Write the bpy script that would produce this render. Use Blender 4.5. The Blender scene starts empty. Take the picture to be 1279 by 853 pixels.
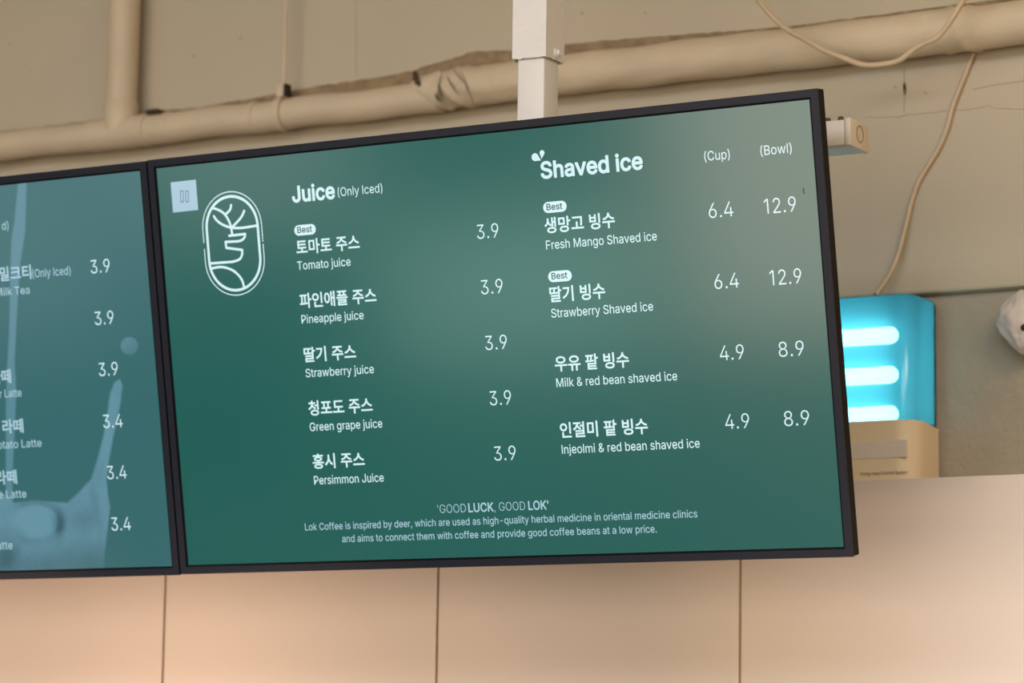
import bpy, bmesh, math, random
from mathutils import Vector, Matrix, noise

# ------------------------------------------------------------------ camera, world, light
S = bpy.context.scene
C = S.collection
EYE = 1.5
YAW, PITCH, ROLL, FPX = -0.5157299, 0.1443784, 0.0144950, 3824.198
FW, FH = 1279.0, 853.0
fwd = Vector((math.sin(YAW)*math.cos(PITCH), math.cos(YAW)*math.cos(PITCH), math.sin(PITCH)))
rgt0 = Vector((math.cos(YAW), -math.sin(YAW), 0.0))
up0 = rgt0.cross(fwd)
rgt = rgt0*math.cos(ROLL) + up0*math.sin(ROLL)
upv = -rgt0*math.sin(ROLL) + up0*math.cos(ROLL)
CAM = Vector((0, 0, EYE))
cd = bpy.data.cameras.new('camera')
cam = bpy.data.objects.new('camera', cd); C.objects.link(cam)
m3 = Matrix((rgt, upv, -fwd)).transposed()
cam.matrix_world = Matrix.Translation(CAM) @ m3.to_4x4()
cd.sensor_fit = 'HORIZONTAL'; cd.sensor_width = 36.0
cd.lens = FPX/FW*36.0
cd.clip_start = 0.05; cd.clip_end = 100
cd.dof.use_dof = True; cd.dof.focus_distance = 4.78; cd.dof.aperture_fstop = 4.0
S.camera = cam
S.view_settings.view_transform = 'Standard'
S.view_settings.look = 'None'
S.view_settings.gamma = 1.0
S.view_settings.exposure = 0.0
S.view_settings.use_curve_mapping = False

def srgb(r, g, b):
    f = lambda c: (c/255/12.92 if c/255 <= 0.04045 else ((c/255+0.055)/1.055)**2.4)
    return (f(r), f(g), f(b), 1.0)

w = bpy.data.worlds.new('world'); S.world = w; w.use_nodes = True
w.node_tree.nodes['Background'].inputs[0].default_value = srgb(225, 232, 240)
w.node_tree.nodes['Background'].inputs[1].default_value = 0.3

def area(name, loc, target, sx, sy, power, col, spread=180):
    l = bpy.data.lights.new(name, 'AREA'); l.shape = 'RECTANGLE'; l.size = sx; l.size_y = sy
    l.energy = power; l.color = col; l.spread = math.radians(spread)
    o = bpy.data.objects.new(name, l); C.objects.link(o); o.location = loc
    o.rotation_euler = (Vector(target)-Vector(loc)).to_track_quat('-Z', 'Y').to_euler()
    return o
def spot(name, loc, target, power, col, angle, blend=1.0, radius=0.06):
    l = bpy.data.lights.new(name, 'SPOT'); l.energy = power; l.color = col
    l.spot_size = math.radians(angle); l.spot_blend = blend; l.shadow_soft_size = radius
    o = bpy.data.objects.new(name, l); C.objects.link(o); o.location = loc
    o.rotation_euler = (Vector(target)-Vector(loc)).to_track_quat('-Z', 'Y').to_euler()
    return o

# unseen glowing panes behind the camera, shaped and tinted for the screens' reflections (x0, x1, z0, z1, radiance)
UNSEEN_WINDOWS = [(-6.32, -3.4, 0.25, 2.9, 6.0, (1.0, 0.80, 0.65)), (-8.0, -6.55, 0.22, 0.95, 4.0, (0.72, 1.0, 0.84)), (-9.3, -8.0, 0.95, 2.9, 2.6, (0.95, 1.0, 0.92)),
           (-12.6, -9.6, 0.5, 2.9, 1.5, (0.8, 0.95, 1.0)), (-2.9, 0.6, 0.3, 2.9, 5.0, (1.0, 0.88, 0.74))]
# unseen fill lights added overhead to brighten the wall, pipe and pole
area('ceiling_panel_light', (-2.1, 0.6, 3.62), (-2.2, 1.0, 0), 6.0, 3.0, 400, (0.84, 0.96, 1.16))
area('ceiling_panel_light', (0.4, 2.6, 3.62), (0.2, 2.8, 0), 1.2, 1.2, 60, (1.0, 0.75, 0.44))  # extra warm fill added for the right-facing sides
# warm pendant lamps over the counter, shining under the screens onto the cabinets
spot('pendant_lamp', (-3.9, 3.2, 1.52), (-3.72, 4.7, 1.60), 49, (1.0, 0.69, 0.53), 60)
spot('pendant_lamp', (-3.1, 3.2, 1.52), (-3.05, 4.7, 1.63), 31, (1.0, 0.72, 0.54), 52)
spot('pendant_lamp', (-1.9, 3.2, 1.50), (-1.92, 4.7, 1.52), 18, (1.0, 0.72, 0.54), 56)

# ------------------------------------------------------------------ helpers
def ray(px, py):
    return fwd + rgt*((px-FW/2)/FPX) - upv*((py-FH/2)/FPX)
def at(px, py, Y):
    d = ray(px, py)
    return CAM + d*(Y/d.y)

def mat(name, col, rough=0.6, spec=0.5, metal=0.0, noise_amt=0.0, noise_scale=6.0, bump=0.0, bump_scale=80.0, detail=4.0):
    m = bpy.data.materials.new(name); m.use_nodes = True
    nt = m.node_tree; b = nt.nodes['Principled BSDF']
    b.inputs['Base Color'].default_value = col; b.inputs['Roughness'].default_value = rough
    b.inputs['Specular IOR Level'].default_value = spec; b.inputs['Metallic'].default_value = metal
    tc = nt.nodes.new('ShaderNodeTexCoord')
    if noise_amt > 0:
        n = nt.nodes.new('ShaderNodeTexNoise'); n.inputs['Scale'].default_value = noise_scale; n.inputs['Detail'].default_value = detail
        nt.links.new(tc.outputs['Object'], n.inputs['Vector'])
        r = nt.nodes.new('ShaderNodeValToRGB')
        r.color_ramp.elements[0].position = 0.3; r.color_ramp.elements[1].position = 0.7
        r.color_ramp.elements[0].color = tuple(c*(1-noise_amt) for c in col[:3])+(1,)
        r.color_ramp.elements[1].color = tuple(min(1, c*(1+noise_amt)) for c in col[:3])+(1,)
        nt.links.new(n.outputs['Fac'], r.inputs['Fac']); nt.links.new(r.outputs['Color'], b.inputs['Base Color'])
    if bump > 0:
        n2 = nt.nodes.new('ShaderNodeTexNoise'); n2.inputs['Scale'].default_value = bump_scale; n2.inputs['Detail'].default_value = 3
        nt.links.new(tc.outputs['Object'], n2.inputs['Vector'])
        bp = nt.nodes.new('ShaderNodeBump'); bp.inputs['Strength'].default_value = bump; bp.inputs['Distance'].default_value = 0.01
        nt.links.new(n2.outputs['Fac'], bp.inputs['Height']); nt.links.new(bp.outputs['Normal'], b.inputs['Normal'])
    return m
def emit_mat(name, col, strength, rough=0.145, spec=0.5, attr=None):
    m = mat(name, (0.004, 0.004, 0.004, 1), rough, spec)
    b = m.node_tree.nodes['Principled BSDF']
    b.inputs['Emission Color'].default_value = col; b.inputs['Emission Strength'].default_value = strength
    if attr:
        a = m.node_tree.nodes.new('ShaderNodeAttribute'); a.attribute_name = attr
        m.node_tree.links.new(a.outputs['Color'], b.inputs['Emission Color'])
    return m

def box(bm, x0, x1, y0, y1, z0, z1, bev=0.0, seg=2):
    r = bmesh.ops.create_cube(bm, size=1.0)
    vs = r['verts']
    for v in vs:
        v.co = Vector(((x0+x1)/2+v.co.x*(x1-x0), (y0+y1)/2+v.co.y*(y1-y0), (z0+z1)/2+v.co.z*(z1-z0)))
    if bev > 0:
        es = list({e for v in vs for e in v.link_edges})
        bmesh.ops.bevel(bm, geom=es, offset=bev, segments=seg, affect='EDGES', profile=0.5)
def sweep(bm, pts, radius, n=14, cap=True, rfun=None):
    """tube along points; radius may vary through rfun(i, angle)"""
    pts = [Vector(p) for p in pts]; rings = []
    prev = None
    for i, p in enumerate(pts):
        t = (pts[min(i+1, len(pts)-1)]-pts[max(i-1, 0)]).normalized()
        if prev is None:
            a = Vector((0, 0, 1)) if abs(t.z) < 0.9 else Vector((0, -1, 0))
            u = (a - t*a.dot(t)).normalized()
        else:
            u = (prev - t*prev.dot(t)).normalized()
        prev = u; v = t.cross(u)
        ring = []
        for k in range(n):
            an = 2*math.pi*k/n
            r = radius if rfun is None else rfun(i, an)
            ring.append(bm.verts.new(p+u*math.cos(an)*r+v*math.sin(an)*r))
        rings.append(ring)
    for i in range(len(rings)-1):
        for k in range(n):
            bm.faces.new((rings[i][k], rings[i][(k+1) % n], rings[i+1][(k+1) % n], rings[i+1][k]))
    if cap:
        bm.faces.new(rings[0][::-1]); bm.faces.new(rings[-1])
def smooth_path(pts, sub=8):
    P = [Vector(p) for p in pts]; out = []
    for i in range(len(P)-1):
        p0, p1, p2, p3 = P[max(i-1, 0)], P[i], P[i+1], P[min(i+2, len(P)-1)]
        for k in range(sub):
            t = k/sub
            out.append(0.5*((2*p1)+(p2-p0)*t+(2*p0-5*p1+4*p2-p3)*t*t+(3*p1-p0-3*p2+p3)*t**3))
    out.append(P[-1]); return out
def obj(name, bm, m, parent=None, smooth=False, at_loc=None):
    me = bpy.data.meshes.new(name)
    bmesh.ops.recalc_face_normals(bm, faces=bm.faces)
    bm.to_mesh(me); bm.free()
    if smooth:
        for p in me.polygons: p.use_smooth = True
        try: me.set_sharp_from_angle(angle=math.radians(40))
        except Exception: pass
    me.materials.append(m)
    o = bpy.data.objects.new(name, me); C.objects.link(o)
    if parent: o.parent = parent
    return o
def tag(o, label=None, cat=None, group=None, kind=None):
    if label: o['label'] = label
    if cat: o['category'] = cat
    if group: o['group'] = group
    if kind: o['kind'] = kind
    return o
def thing(name, label, cat, loc=(0, 0, 0), group=None):
    o = bpy.data.objects.new(name, None); C.objects.link(o); o.location = loc; o.empty_display_size = 0.05
    return tag(o, label, cat, group)

# ------------------------------------------------------------------ materials
M_wall = mat('beige_wall_paint', srgb(188, 174, 148), 0.75, 0.3, noise_amt=0.035, noise_scale=2.2, bump=0.12, bump_scale=25)
M_lower = mat('lower_wall_paint', srgb(168, 155, 134), 0.8, 0.3, noise_amt=0.05, noise_scale=14, bump=0.35, bump_scale=60)
M_pipe = mat('painted_pipe', srgb(204, 184, 153), 0.5, 0.4, noise_amt=0.04, noise_scale=9, bump=0.15, bump_scale=30)
M_insul = mat('painted_pipe_wrap', srgb(204, 184, 153), 0.6, 0.3, noise_amt=0.05, noise_scale=12, bump=0.5, bump_scale=16)
M_ledge = mat('brown_dust', srgb(148, 126, 96), 0.95, 0.1, noise_amt=0.25, noise_scale=40, bump=0.8, bump_scale=120)
M_dark = mat('dark_gap', srgb(62, 54, 42), 0.9, 0.1, noise_amt=0.2, noise_scale=60)
M_torn = mat('torn_grey_wrap', srgb(84, 74, 54), 0.9, 0.1, noise_amt=0.3, noise_scale=90)
M_stain = mat('grey_brown_stain', srgb(122, 108, 84), 0.9, 0.2, noise_amt=0.2, noise_scale=60)
M_crack = mat('faint_crack', srgb(172, 157, 130), 0.9, 0.2)
M_pole = mat('white_painted_steel', srgb(216, 208, 196), 0.5, 0.4, noise_amt=0.02, noise_scale=20, bump=0.1, bump_scale=90)
M_box = mat('cream_trunking', srgb(206, 190, 166), 0.45, 0.4)
M_bolt = mat('bolt_paint', srgb(222, 216, 206), 0.4, 0.5)
M_darkbolt = mat('dark_bolt', srgb(80, 66, 50), 0.6, 0.3)
M_cable = mat('beige_cable', srgb(196, 172, 138), 0.5, 0.4, noise_amt=0.06, noise_scale=30)
M_frame = mat('charcoal_frame_plastic', srgb(22, 24, 33), 0.42, 0.20, noise_amt=0.04, noise_scale=60)
M_edge = mat('dark_side_plastic', srgb(14, 9, 4), 0.55, 0.12)
M_lip = mat('black_lip', (0.002, 0.002, 0.002, 1), 0.6, 0.1)
M_cab = mat('cream_cabinet_laminate', srgb(214, 198, 182), 0.42, 0.4, noise_amt=0.012, noise_scale=3)
M_cabbody = mat('cabinet_carcass', srgb(205, 180, 150), 0.6, 0.3)
M_floor = mat('grey_floor', srgb(96, 88, 78), 0.6, 0.4, noise_amt=0.06, noise_scale=3)
M_ceil = mat('ceiling_paint', srgb(196, 184, 160), 0.8, 0.2, noise_amt=0.03)
M_side = mat('side_wall_paint', srgb(196, 176, 148), 0.8, 0.2, noise_amt=0.03)
M_rear = mat('rear_wall_paint', srgb(96, 88, 76), 0.8, 0.2, noise_amt=0.03)
M_wframe = mat('window_frame_dark', srgb(50, 50, 52), 0.4, 0.4)

# ------------------------------------------------------------------ setting
BACK, BEAM, CAB = 5.00, 4.98, 4.70
X0, X1, YF, ZC = -13.0, 2.5, -4.5, 3.7
def struct(name, bm, m, smooth=False):
    return tag(obj(name, bm, m, smooth=smooth), kind='structure')
bm = bmesh.new(); box(bm, X0, X1, YF, BACK, -0.1, 0); struct('floor', bm, M_floor)
bm = bmesh.new(); box(bm, X0, X1, YF, BACK, ZC, ZC+0.1); struct('ceiling', bm, M_ceil)
bm = bmesh.new(); box(bm, X0-0.1, X0, YF-0.1, BACK+0.2, -0.1, ZC+0.1); struct('wall_left', bm, M_side)
bm = bmesh.new(); box(bm, X1, X1+0.1, YF-0.1, BACK+0.2, -0.1, ZC+0.1); struct('wall_right', bm, M_side)
bm = bmesh.new(); box(bm, X0, X1, YF-0.1, YF, -0.1, ZC+0.1); struct('wall_front', bm, M_rear)
BZ = at(1175, 365, BEAM).z
bm = bmesh.new(); box(bm, X0, X1, BACK, BACK+0.1, -0.1, BZ+0.02); wb = struct('wall_back', bm, M_lower)
bm = bmesh.new(); box(bm, X0, X1, BEAM, BACK+0.1, BZ, ZC, 0.006, 2); beam = struct('trim_1', bm, M_wall)
beam['label'] = 'deep beige painted beam above the pipe and screens'
for i, (x0, x1, z0, z1, L, wc) in enumerate(UNSEEN_WINDOWS):
    bm = bmesh.new()
    t = 0.05
    for a in ((x0-t, x1+t, z1, z1+t), (x0-t, x1+t, z0-t, z0), (x0-t, x0, z0, z1), (x1, x1+t, z0, z1)):
        box(bm, a[0], a[1], YF, YF+0.06, a[2], a[3])
    wn = struct('window_%d' % (i+1), bm, M_wframe)
    bm = bmesh.new(); box(bm, x0, x1, YF+0.02, YF+0.03, z0, z1)
    obj('pane', bm, emit_mat('daylit_glass', wc+(1,), L, 0.1), wn)

# marks on the beam: form seam, stains, hairline crack
def flat_strip(bm, pts, Y, wpx, depth=0.0008):
    """thin irregular strip on the plane y=Y following pixel points; width in px"""
    vs = []
    for i, p in enumerate(pts):
        q = pts[min(i+1, len(pts)-1)]; o = pts[max(i-1, 0)]
        d = Vector((q[0]-o[0], q[1]-o[1])).normalized(); n = Vector((-d.y, d.x))
        ww = wpx[i] if isinstance(wpx, (list, tuple)) else wpx
        a = at(p[0]+n.x*ww/2, p[1]+n.y*ww/2, Y); b = at(p[0]-n.x*ww/2, p[1]-n.y*ww/2, Y)
        vs.append((bm.verts.new(a), bm.verts.new(b), bm.verts.new(a+Vector((0, depth*2, 0))), bm.verts.new(b+Vector((0, depth*2, 0)))))
    for (a, b, c, d), (e, f, g, h) in zip(vs, vs[1:]):
        bm.faces.new((a, b, f, e)); bm.faces.new((a, e, g, c)); bm.faces.new((b, d, h, f))
    a, b, c, d = vs[0]; bm.faces.new((a, c, d, b))
    a, b, c, d = vs[-1]; bm.faces.new((a, b, d, c))
random.seed(4)
SY = BEAM-0.0008
bm = bmesh.new()
flat_strip(bm, [(444, -30), (444.5, 40), (445, 96)], SY, 1.6)
obj('seam', bm, mat('faint_form_seam', srgb(180, 166, 140), 0.9, 0.2), beam)
bm = bmesh.new(); flat_strip(bm, [(1129.5, 102), (1129.5, 106), (1130, 112), (1130, 116), (1130, 119)], SY, [1.5, 4.0, 4.6, 3.4, 1.0]); obj('stain', bm, M_stain, beam)
for (x, y, r) in [(648, 16, 0), (806, 16, 2.4), (729, 16, 0), (242, 70, 2.2), (300, 48, 2.4), (12, 55, 2.0), (32, 80, 1.6), (1118, 109, 2.2), (1156, 116, 2.4), (727, 16, 2.6)]:
    if r:
        bm = bmesh.new(); flat_strip(bm, [(x-r, y), (x-r/2, y-0.5), (x+r/2, y+0.4), (x+r, y)], SY, [0.8, r*1.5, r*1.3, 0.6]); obj('stain', bm, M_crack, beam)
bm = bmesh.new()
pts = [(1082+i*8, 150-12*math.exp(-((i-22)/9.0)**2)-(7 if 5 < i < 20 else 3)+random.uniform(-1.2, 1.2)) for i in range(27)]
flat_strip(bm, pts, SY, [random.uniform(0.5, 1.6) for _ in pts]); obj('crack', bm, M_crack, beam)
bm = bmesh.new(); flat_strip(bm, [(1129, 84), (1129.5, 102), (1130, 119), (1129, 140)], SY, 1.5); obj('crack', bm, M_crack, beam); bm = bmesh.new()
flat_strip(bm, [(1215, 112), (1240, 106), (1279, 101), (1300, 97)], SY, 1.4)
obj('crack', bm, M_crack, beam)

# ------------------------------------------------------------------ pipe run
PY = 4.935
ZP = EYE+1.310
XT = at(151, 150, PY).x                      # riser
XI = at(519, 100, PY).x                      # wrap begins here
pipe = thing('overhead_pipe', 'long beige painted pipe run along the beam above the screens', 'pipe', (XT, PY, ZP))
def rel(p): return Vector(p)-Vector((XT, PY, ZP))
bm = bmesh.new()
N = 60
sweep(bm, [rel((-4.9+(XI+0.06+4.9)*i/N, PY+0.002*math.sin(i*0.7), ZP+0.0015*math.sin(i*0.9))) for i in range(N+1)], 0.0305, 24)
obj('pipe_run', bm, M_pipe, pipe, True)
bm = bmesh.new()
sweep(bm, [rel((XT, PY, ZP)), rel((XT, PY, ZP+0.1)), rel((XT, PY, ZC+0.02))], 0.0325, 24)
obj('riser', bm, M_pipe, pipe, True)
bm = bmesh.new()
prof = [(-0.075, .0305), (-0.073, .0335), (-0.055, .0335), (-0.05, .0325), (0, .0345), (0.05, .0325), (0.055, .0335), (0.073, .0335), (0.075, .0305)]
sweep(bm, [Vector((a, 0, 0)) for a, r in prof], 0.034, 24, rfun=lambda i, an: prof[i][1])
sweep(bm, [Vector((0, 0, z)) for z in (0.0, 0.03, 0.036, 0.06, 0.064)], .035, 24, rfun=lambda i, an: (.036, .036, .036, .0355, .0325)[i])
obj('tee_joint', bm, M_pipe, pipe, True)
for px, py in ((212, 145), (320, 128)):
    xr = at(px, py, PY).x - XT
    bm = bmesh.new()
    sweep(bm, [Vector((xr+a, 0, 0)) for a in (-0.006, -0.004, 0.004, 0.006)], 0.033, 24, rfun=lambda i, an: (.030, .0322, .0322, .030)[i])
    obj('joint_ring', bm, M_pipe, pipe, True)
bm = bmesh.new()
xk = at(193, 136, PY).x - XT
box(bm, xk-0.016, xk+0.016, -0.012, 0.02, 0.026, 0.040, 0.004)
obj('clamp_stub', bm, M_dark, pipe)
# wrapped thick length of the pipe
ZW = EYE+1.3245
bm = bmesh.new()
NW = 260; XE = -1.2
def wr(i, an):
    x = XI+(XE-XI)*i/NW
    near = math.exp(-(x-XI)/0.16)
    r = 0.0388 + 0.0008*math.sin(x*38+an*1.0) + 0.0022*(noise.noise(Vector((x*9, math.cos(an)*1.5, math.sin(an)*1.5))))
    r += near*(0.006*noise.noise(Vector((x*45, math.cos(an)*3, math.sin(an)*3+x*20))) - 0.004)
    # tape folds
    for fx, tw in ((0.045, 0.035), (0.085, 0.05), (0.12, -0.03), (1.10, 0.02), (1.14, -0.015)):
        r += 0.0035*math.exp(-(((x-XI)-fx-tw*math.sin(an))/0.006)**2)
    cut = 0.026-0.022*math.cos(an)+0.006*noise.noise(Vector((math.cos(an)*2.5, math.sin(an)*2.5, 5)))
    if x-XI < cut: return 0.0298
    return max(r, 0.0312)
sweep(bm, [rel((XI+(XE-XI)*i/NW, PY, ZW-0.010*math.exp(-i/10.0))) for i in range(NW+1)], 0.043, 36, cap=False, rfun=wr)
wrap = obj('pipe_wrap', bm, M_insul, pipe, True)
for (px, py, rr) in ((518, 92, 4.2), (519, 97, 5.0), (521, 102, 4.6), (524, 106, 3.6)):   # dark ragged end of the wrap
    q = at(px, py, PY-0.034)
    rr /= 690.0
    bm = bmesh.new(); sweep(bm, [rel(q+Vector((-rr*0.8, 0.004, 0.3*rr))), rel(q), rel(q+Vector((rr*0.7, 0.004, -0.5*rr)))], rr, 10, rfun=lambda i, an: (rr*0.4, rr, rr*0.5)[i]); obj('torn_end', bm, M_torn, pipe, True)
for (x0, y0, x1, y1, r) in [(548, 104, 552, 122, 2.2), (544, 117, 551, 127, 2.8), (552, 88, 546, 128, 1.0), (558, 95, 572, 118, 1.3), (576, 88, 592, 130, 0.9), (562, 80, 580, 104, 0.8)]:
    a = at(x0, y0, PY-0.040); b = at(x1, y1, PY-0.039)
    mid = (a+b)/2+Vector((0, -0.004, 0))
    bm = bmesh.new(); sweep(bm, [rel(a), rel(mid), rel(b)], r/690, 8, rfun=lambda i, an: (0.3*r/690, r/690, 0.4*r/690)[i])
    obj('tape_tear', bm, M_stain, pipe, True)

# uneven brown strip along the beam just above the pipe
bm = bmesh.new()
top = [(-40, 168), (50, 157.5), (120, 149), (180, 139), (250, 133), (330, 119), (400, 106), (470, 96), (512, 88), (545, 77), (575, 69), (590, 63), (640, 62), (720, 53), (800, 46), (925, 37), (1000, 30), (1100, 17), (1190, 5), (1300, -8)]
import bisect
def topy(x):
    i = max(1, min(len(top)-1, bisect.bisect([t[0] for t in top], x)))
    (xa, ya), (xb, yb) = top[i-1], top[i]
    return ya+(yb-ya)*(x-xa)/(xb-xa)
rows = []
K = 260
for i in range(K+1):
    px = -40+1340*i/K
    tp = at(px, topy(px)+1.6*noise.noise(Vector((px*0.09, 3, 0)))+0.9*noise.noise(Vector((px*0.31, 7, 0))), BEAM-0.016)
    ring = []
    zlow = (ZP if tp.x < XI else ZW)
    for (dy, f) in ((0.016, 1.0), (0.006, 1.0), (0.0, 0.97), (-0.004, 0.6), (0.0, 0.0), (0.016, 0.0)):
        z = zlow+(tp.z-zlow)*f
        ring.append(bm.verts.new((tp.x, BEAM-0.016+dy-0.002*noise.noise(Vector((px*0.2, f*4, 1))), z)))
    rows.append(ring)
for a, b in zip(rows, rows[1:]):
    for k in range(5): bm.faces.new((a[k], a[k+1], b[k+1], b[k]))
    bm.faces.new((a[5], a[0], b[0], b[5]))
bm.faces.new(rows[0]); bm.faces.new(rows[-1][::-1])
dl = struct('trim_2', bm, M_ledge, True); dl['label'] = 'brown dusty ledge behind the pipe'

# hanger rod and clamp
XR = at(356, 60, PY).x
hang = thing('pipe_hanger', 'thin painted hanger rod with small clamp holding the pipe', 'pipe hanger', (XR, PY, ZP))
bm = bmesh.new(); sweep(bm, [Vector((0, 0, .055)), Vector((0, 0, .2)), Vector((0, 0, ZC+0.01-ZP))], 0.0042, 10)
obj('rod', bm, M_pipe, hang, True)
bm = bmesh.new(); box(bm, -0.013, 0.006, -0.012, 0.012, 0.0335, 0.060, 0.004)
ro, ri_ = .0345, .0328
rings = [[bm.verts.new((x, r*math.cos(2*math.pi*k/32), r*math.sin(2*math.pi*k/32))) for k in range(32)] for x, r in ((-.009, ri_), (-.009, ro), (.009, ro), (.009, ri_))]
for q in range(4):
    A, B = rings[q], rings[(q+1) % 4]
    for k in range(32): bm.faces.new((A[k], A[(k+1) % 32], B[(k+1) % 32], B[k]))
obj('clamp', bm, M_pipe, hang, True)
bm = bmesh.new(); box(bm, 0.006, 0.013, -0.013, 0.008, 0.0345, 0.060, 0.003)
obj('clamp_bolt', bm, M_dark, hang, True)

# ------------------------------------------------------------------ cables
def cable(name, label, pts, r):
    bm = bmesh.new(); sweep(bm, smooth_path(pts), r, 12)
    return tag(obj(name, bm, M_cable, None, True), label, 'cable')
cy = 4.835
P = [(905, -75), (925, -30), (945, -2), (968, 24), (985, 38), (1005, 49), (1030, 63), (1055, 73), (1078, 81), (1100, 80.5), (1122, 76), (1140, 63), (1155, 54), (1170, 47), (1184, 31), (1196, 12), (1206, -6), (1222, -40)]
pts = [at(x, y, cy+(0.0 if y > 0 else min(0.12, 0.0016*-y))) for x, y in P]
cable('hanging_cable', 'beige cable sagging in a loop in front of the thick wrapped pipe', pts, 0.0052)
P = [(1217, 66.5), (1214, 72), (1203, 100), (1190, 133), (1183, 160), (1172, 186), (1156, 212), (1146, 230), (1138, 255), (1130, 288), (1122, 318), (1112, 342), (1100, 360), (1094, 368)]
pts = [at(x, y, 4.9745 if i < 9 else 4.9745-0.0055*(i-8)) for i, (x, y) in enumerate(P)]
cable('lamp_cable', 'thin beige cable running down the beam to the blue glowing insect lamp', pts, 0.0044)

# ------------------------------------------------------------------ cabinets
cabs = ['leftmost cream wall cabinet, warmly lit, below the milk splash screen',
        'cream wall cabinet second from left, warm glow, below the screen seam',
        'cream wall cabinet third from left, below the middle of the green menu screen',
        'rightmost cream wall cabinet, with the insect lamp standing on top']
XS = [-4.003, -3.4065, -2.809, -2.2145, -1.617]
CT = EYE+0.5125
for i, lb in enumerate(cabs):
    a, b = XS[i], XS[i+1]
    t = thing('wall_cabinet', lb, 'cabinet', ((a+b)/2, CAB, 1.2), 'cream cabinets under the screens')
    hw = (b-a)/2
    bm = bmesh.new(); box(bm, -hw+0.0005, hw-0.0005, 0.0060, BACK-CAB-0.001, 0.0, CT-1.2-0.001)
    obj('body', bm, M_cabbody, t)
    bm = bmesh.new(); box(bm, -hw+0.0024, hw-0.0024, 0.0, 0.0055, 0.0, CT-1.2, 0.001)
    obj('door', bm, M_cab, t)

# ------------------------------------------------------------------ insect lamp
FY, BY = 4.872, 4.984
xr_ = at(1170, 590, BY).x
W2 = 0.235
lamp = thing('insect_lamp', 'flying insect lamp with glowing blue cover and cream base on cabinet', 'insect lamp', (xr_-W2, (FY+BY)/2, CT))
HB = at(1120, 524, FY).z-CT
HT = at(1120, 367, FY).z-CT
hd = (BY-FY)/2
def round_slab(bm, hw, y0, y1, z0, z1, rad, n=8, topb=0.0):
    prof = [(-hw, y1)]
    for k in range(n+1):
        an = math.pi/2*k/n
        prof.append((-hw+rad-rad*math.cos(an), y0+rad-rad*math.sin(an)))
    for k in range(n+1):
        an = math.pi/2*k/n
        prof.append((hw-rad+rad*math.sin(an), y0+rad-rad*math.cos(an)))
    prof.append((hw, y1))
    lo = [bm.verts.new((x, y, z0)) for x, y in prof]
    hi = [bm.verts.new((x, y, z1)) for x, y in prof]
    m = len(prof)
    for k in range(m): bm.faces.new((lo[k], lo[(k+1) % m], hi[(k+1) % m], hi[k]))
    ft = bm.faces.new(hi); bm.faces.new(lo[::-1])
    if topb: bmesh.ops.bevel(bm, geom=list(ft.edges), offset=topb, segments=3, affect='EDGES')
M_base = mat('cream_lamp_plastic', srgb(232, 210, 174), 0.4, 0.4)
bm = bmesh.new(); round_slab(bm, W2+0.004, -hd, hd, 0.0, HB, 0.04, 10, 0.006)
base = obj('base', bm, M_base, lamp, True)
M_label = mat('pale_label', srgb(226, 212, 196), 0.3, 0.5)
def onlamp(px, py): 
    p = at(px, py, FY); return p.x-(xr_-W2), p.z-CT
xa, za = onlamp(1060, 574); xb, zb = onlamp(1133, 549)
bm = bmesh.new(); box(bm, xb-0.20, xb, -hd-0.0015, -hd+0.003, za, zb, 0.001); obj('label_window', bm, M_label, base)
M_cover = bpy.data.materials.new('blue_translucent_cover'); M_cover.use_nodes = True
nt = M_cover.node_tree; nt.nodes.clear()
out = nt.nodes.new('ShaderNodeOutputMaterial'); tr = nt.nodes.new('ShaderNodeBsdfTransparent'); tr.inputs[0].default_value = (0.46, 0.88, 0.98, 1)
tl = nt.nodes.new('ShaderNodeBsdfTranslucent'); tl.inputs[0].default_value = (0.09, 0.50, 0.66, 1)
gl = nt.nodes.new('ShaderNodeBsdfGlossy'); gl.inputs[1].default_value = 0.15
df = nt.nodes.new('ShaderNodeBsdfDiffuse'); df.inputs[0].default_value = (0.10, 0.40, 0.58, 1)
m1 = nt.nodes.new('ShaderNodeMixShader'); m1.inputs[0].default_value = 0.62
m2 = nt.nodes.new('ShaderNodeMixShader'); m2.inputs[0].default_value = 0.12
m3_ = nt.nodes.new('ShaderNodeMixShader'); m3_.inputs[0].default_value = 0.03
nt.links.new(tr.outputs[0], m1.inputs[1]); nt.links.new(tl.outputs[0], m1.inputs[2])
nt.links.new(m1.outputs[0], m2.inputs[1]); nt.links.new(df.outputs[0], m2.inputs[2])
nt.links.new(m2.outputs[0], m3_.inputs[1]); nt.links.new(gl.outputs[0], m3_.inputs[2])
nt.links.new(m3_.outputs[0], out.inputs[0])
# cover: open-backed shell with thickness
bm = bmesh.new()
def cover_prof(hw, y0, y1, rad, n=8):
    p = [(-hw, y1)]
    p += [(-hw+rad-rad*math.cos(math.pi/2*k/n), y0+rad-rad*math.sin(math.pi/2*k/n)) for k in range(n+1)]
    p += [(hw-rad+rad*math.sin(math.pi/2*k/n), y0+rad-rad*math.cos(math.pi/2*k/n)) for k in range(n+1)]
    p.append((hw, y1)); return p
pr = cover_prof(W2, -hd+0.002, hd, 0.03)
lo = [bm.verts.new((x, y, HB-0.002)) for x, y in pr]
hi = [bm.verts.new((x, y, HT-0.006)) for x, y in pr]
pr2 = cover_prof(W2-0.004, -hd+0.006, hd, 0.028)
hi2 = [bm.verts.new((x, y, HT)) for x, y in pr2]
for k in range(len(pr)-1):
    bm.faces.new((lo[k], lo[k+1], hi[k+1], hi[k])); bm.faces.new((hi[k], hi[k+1], hi2[k+1], hi2[k]))
obj('cover', bm, M_cover, lamp, True)
M_top = mat('teal_top_plastic', srgb(92, 168, 178), 0.4, 0.4)
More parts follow.
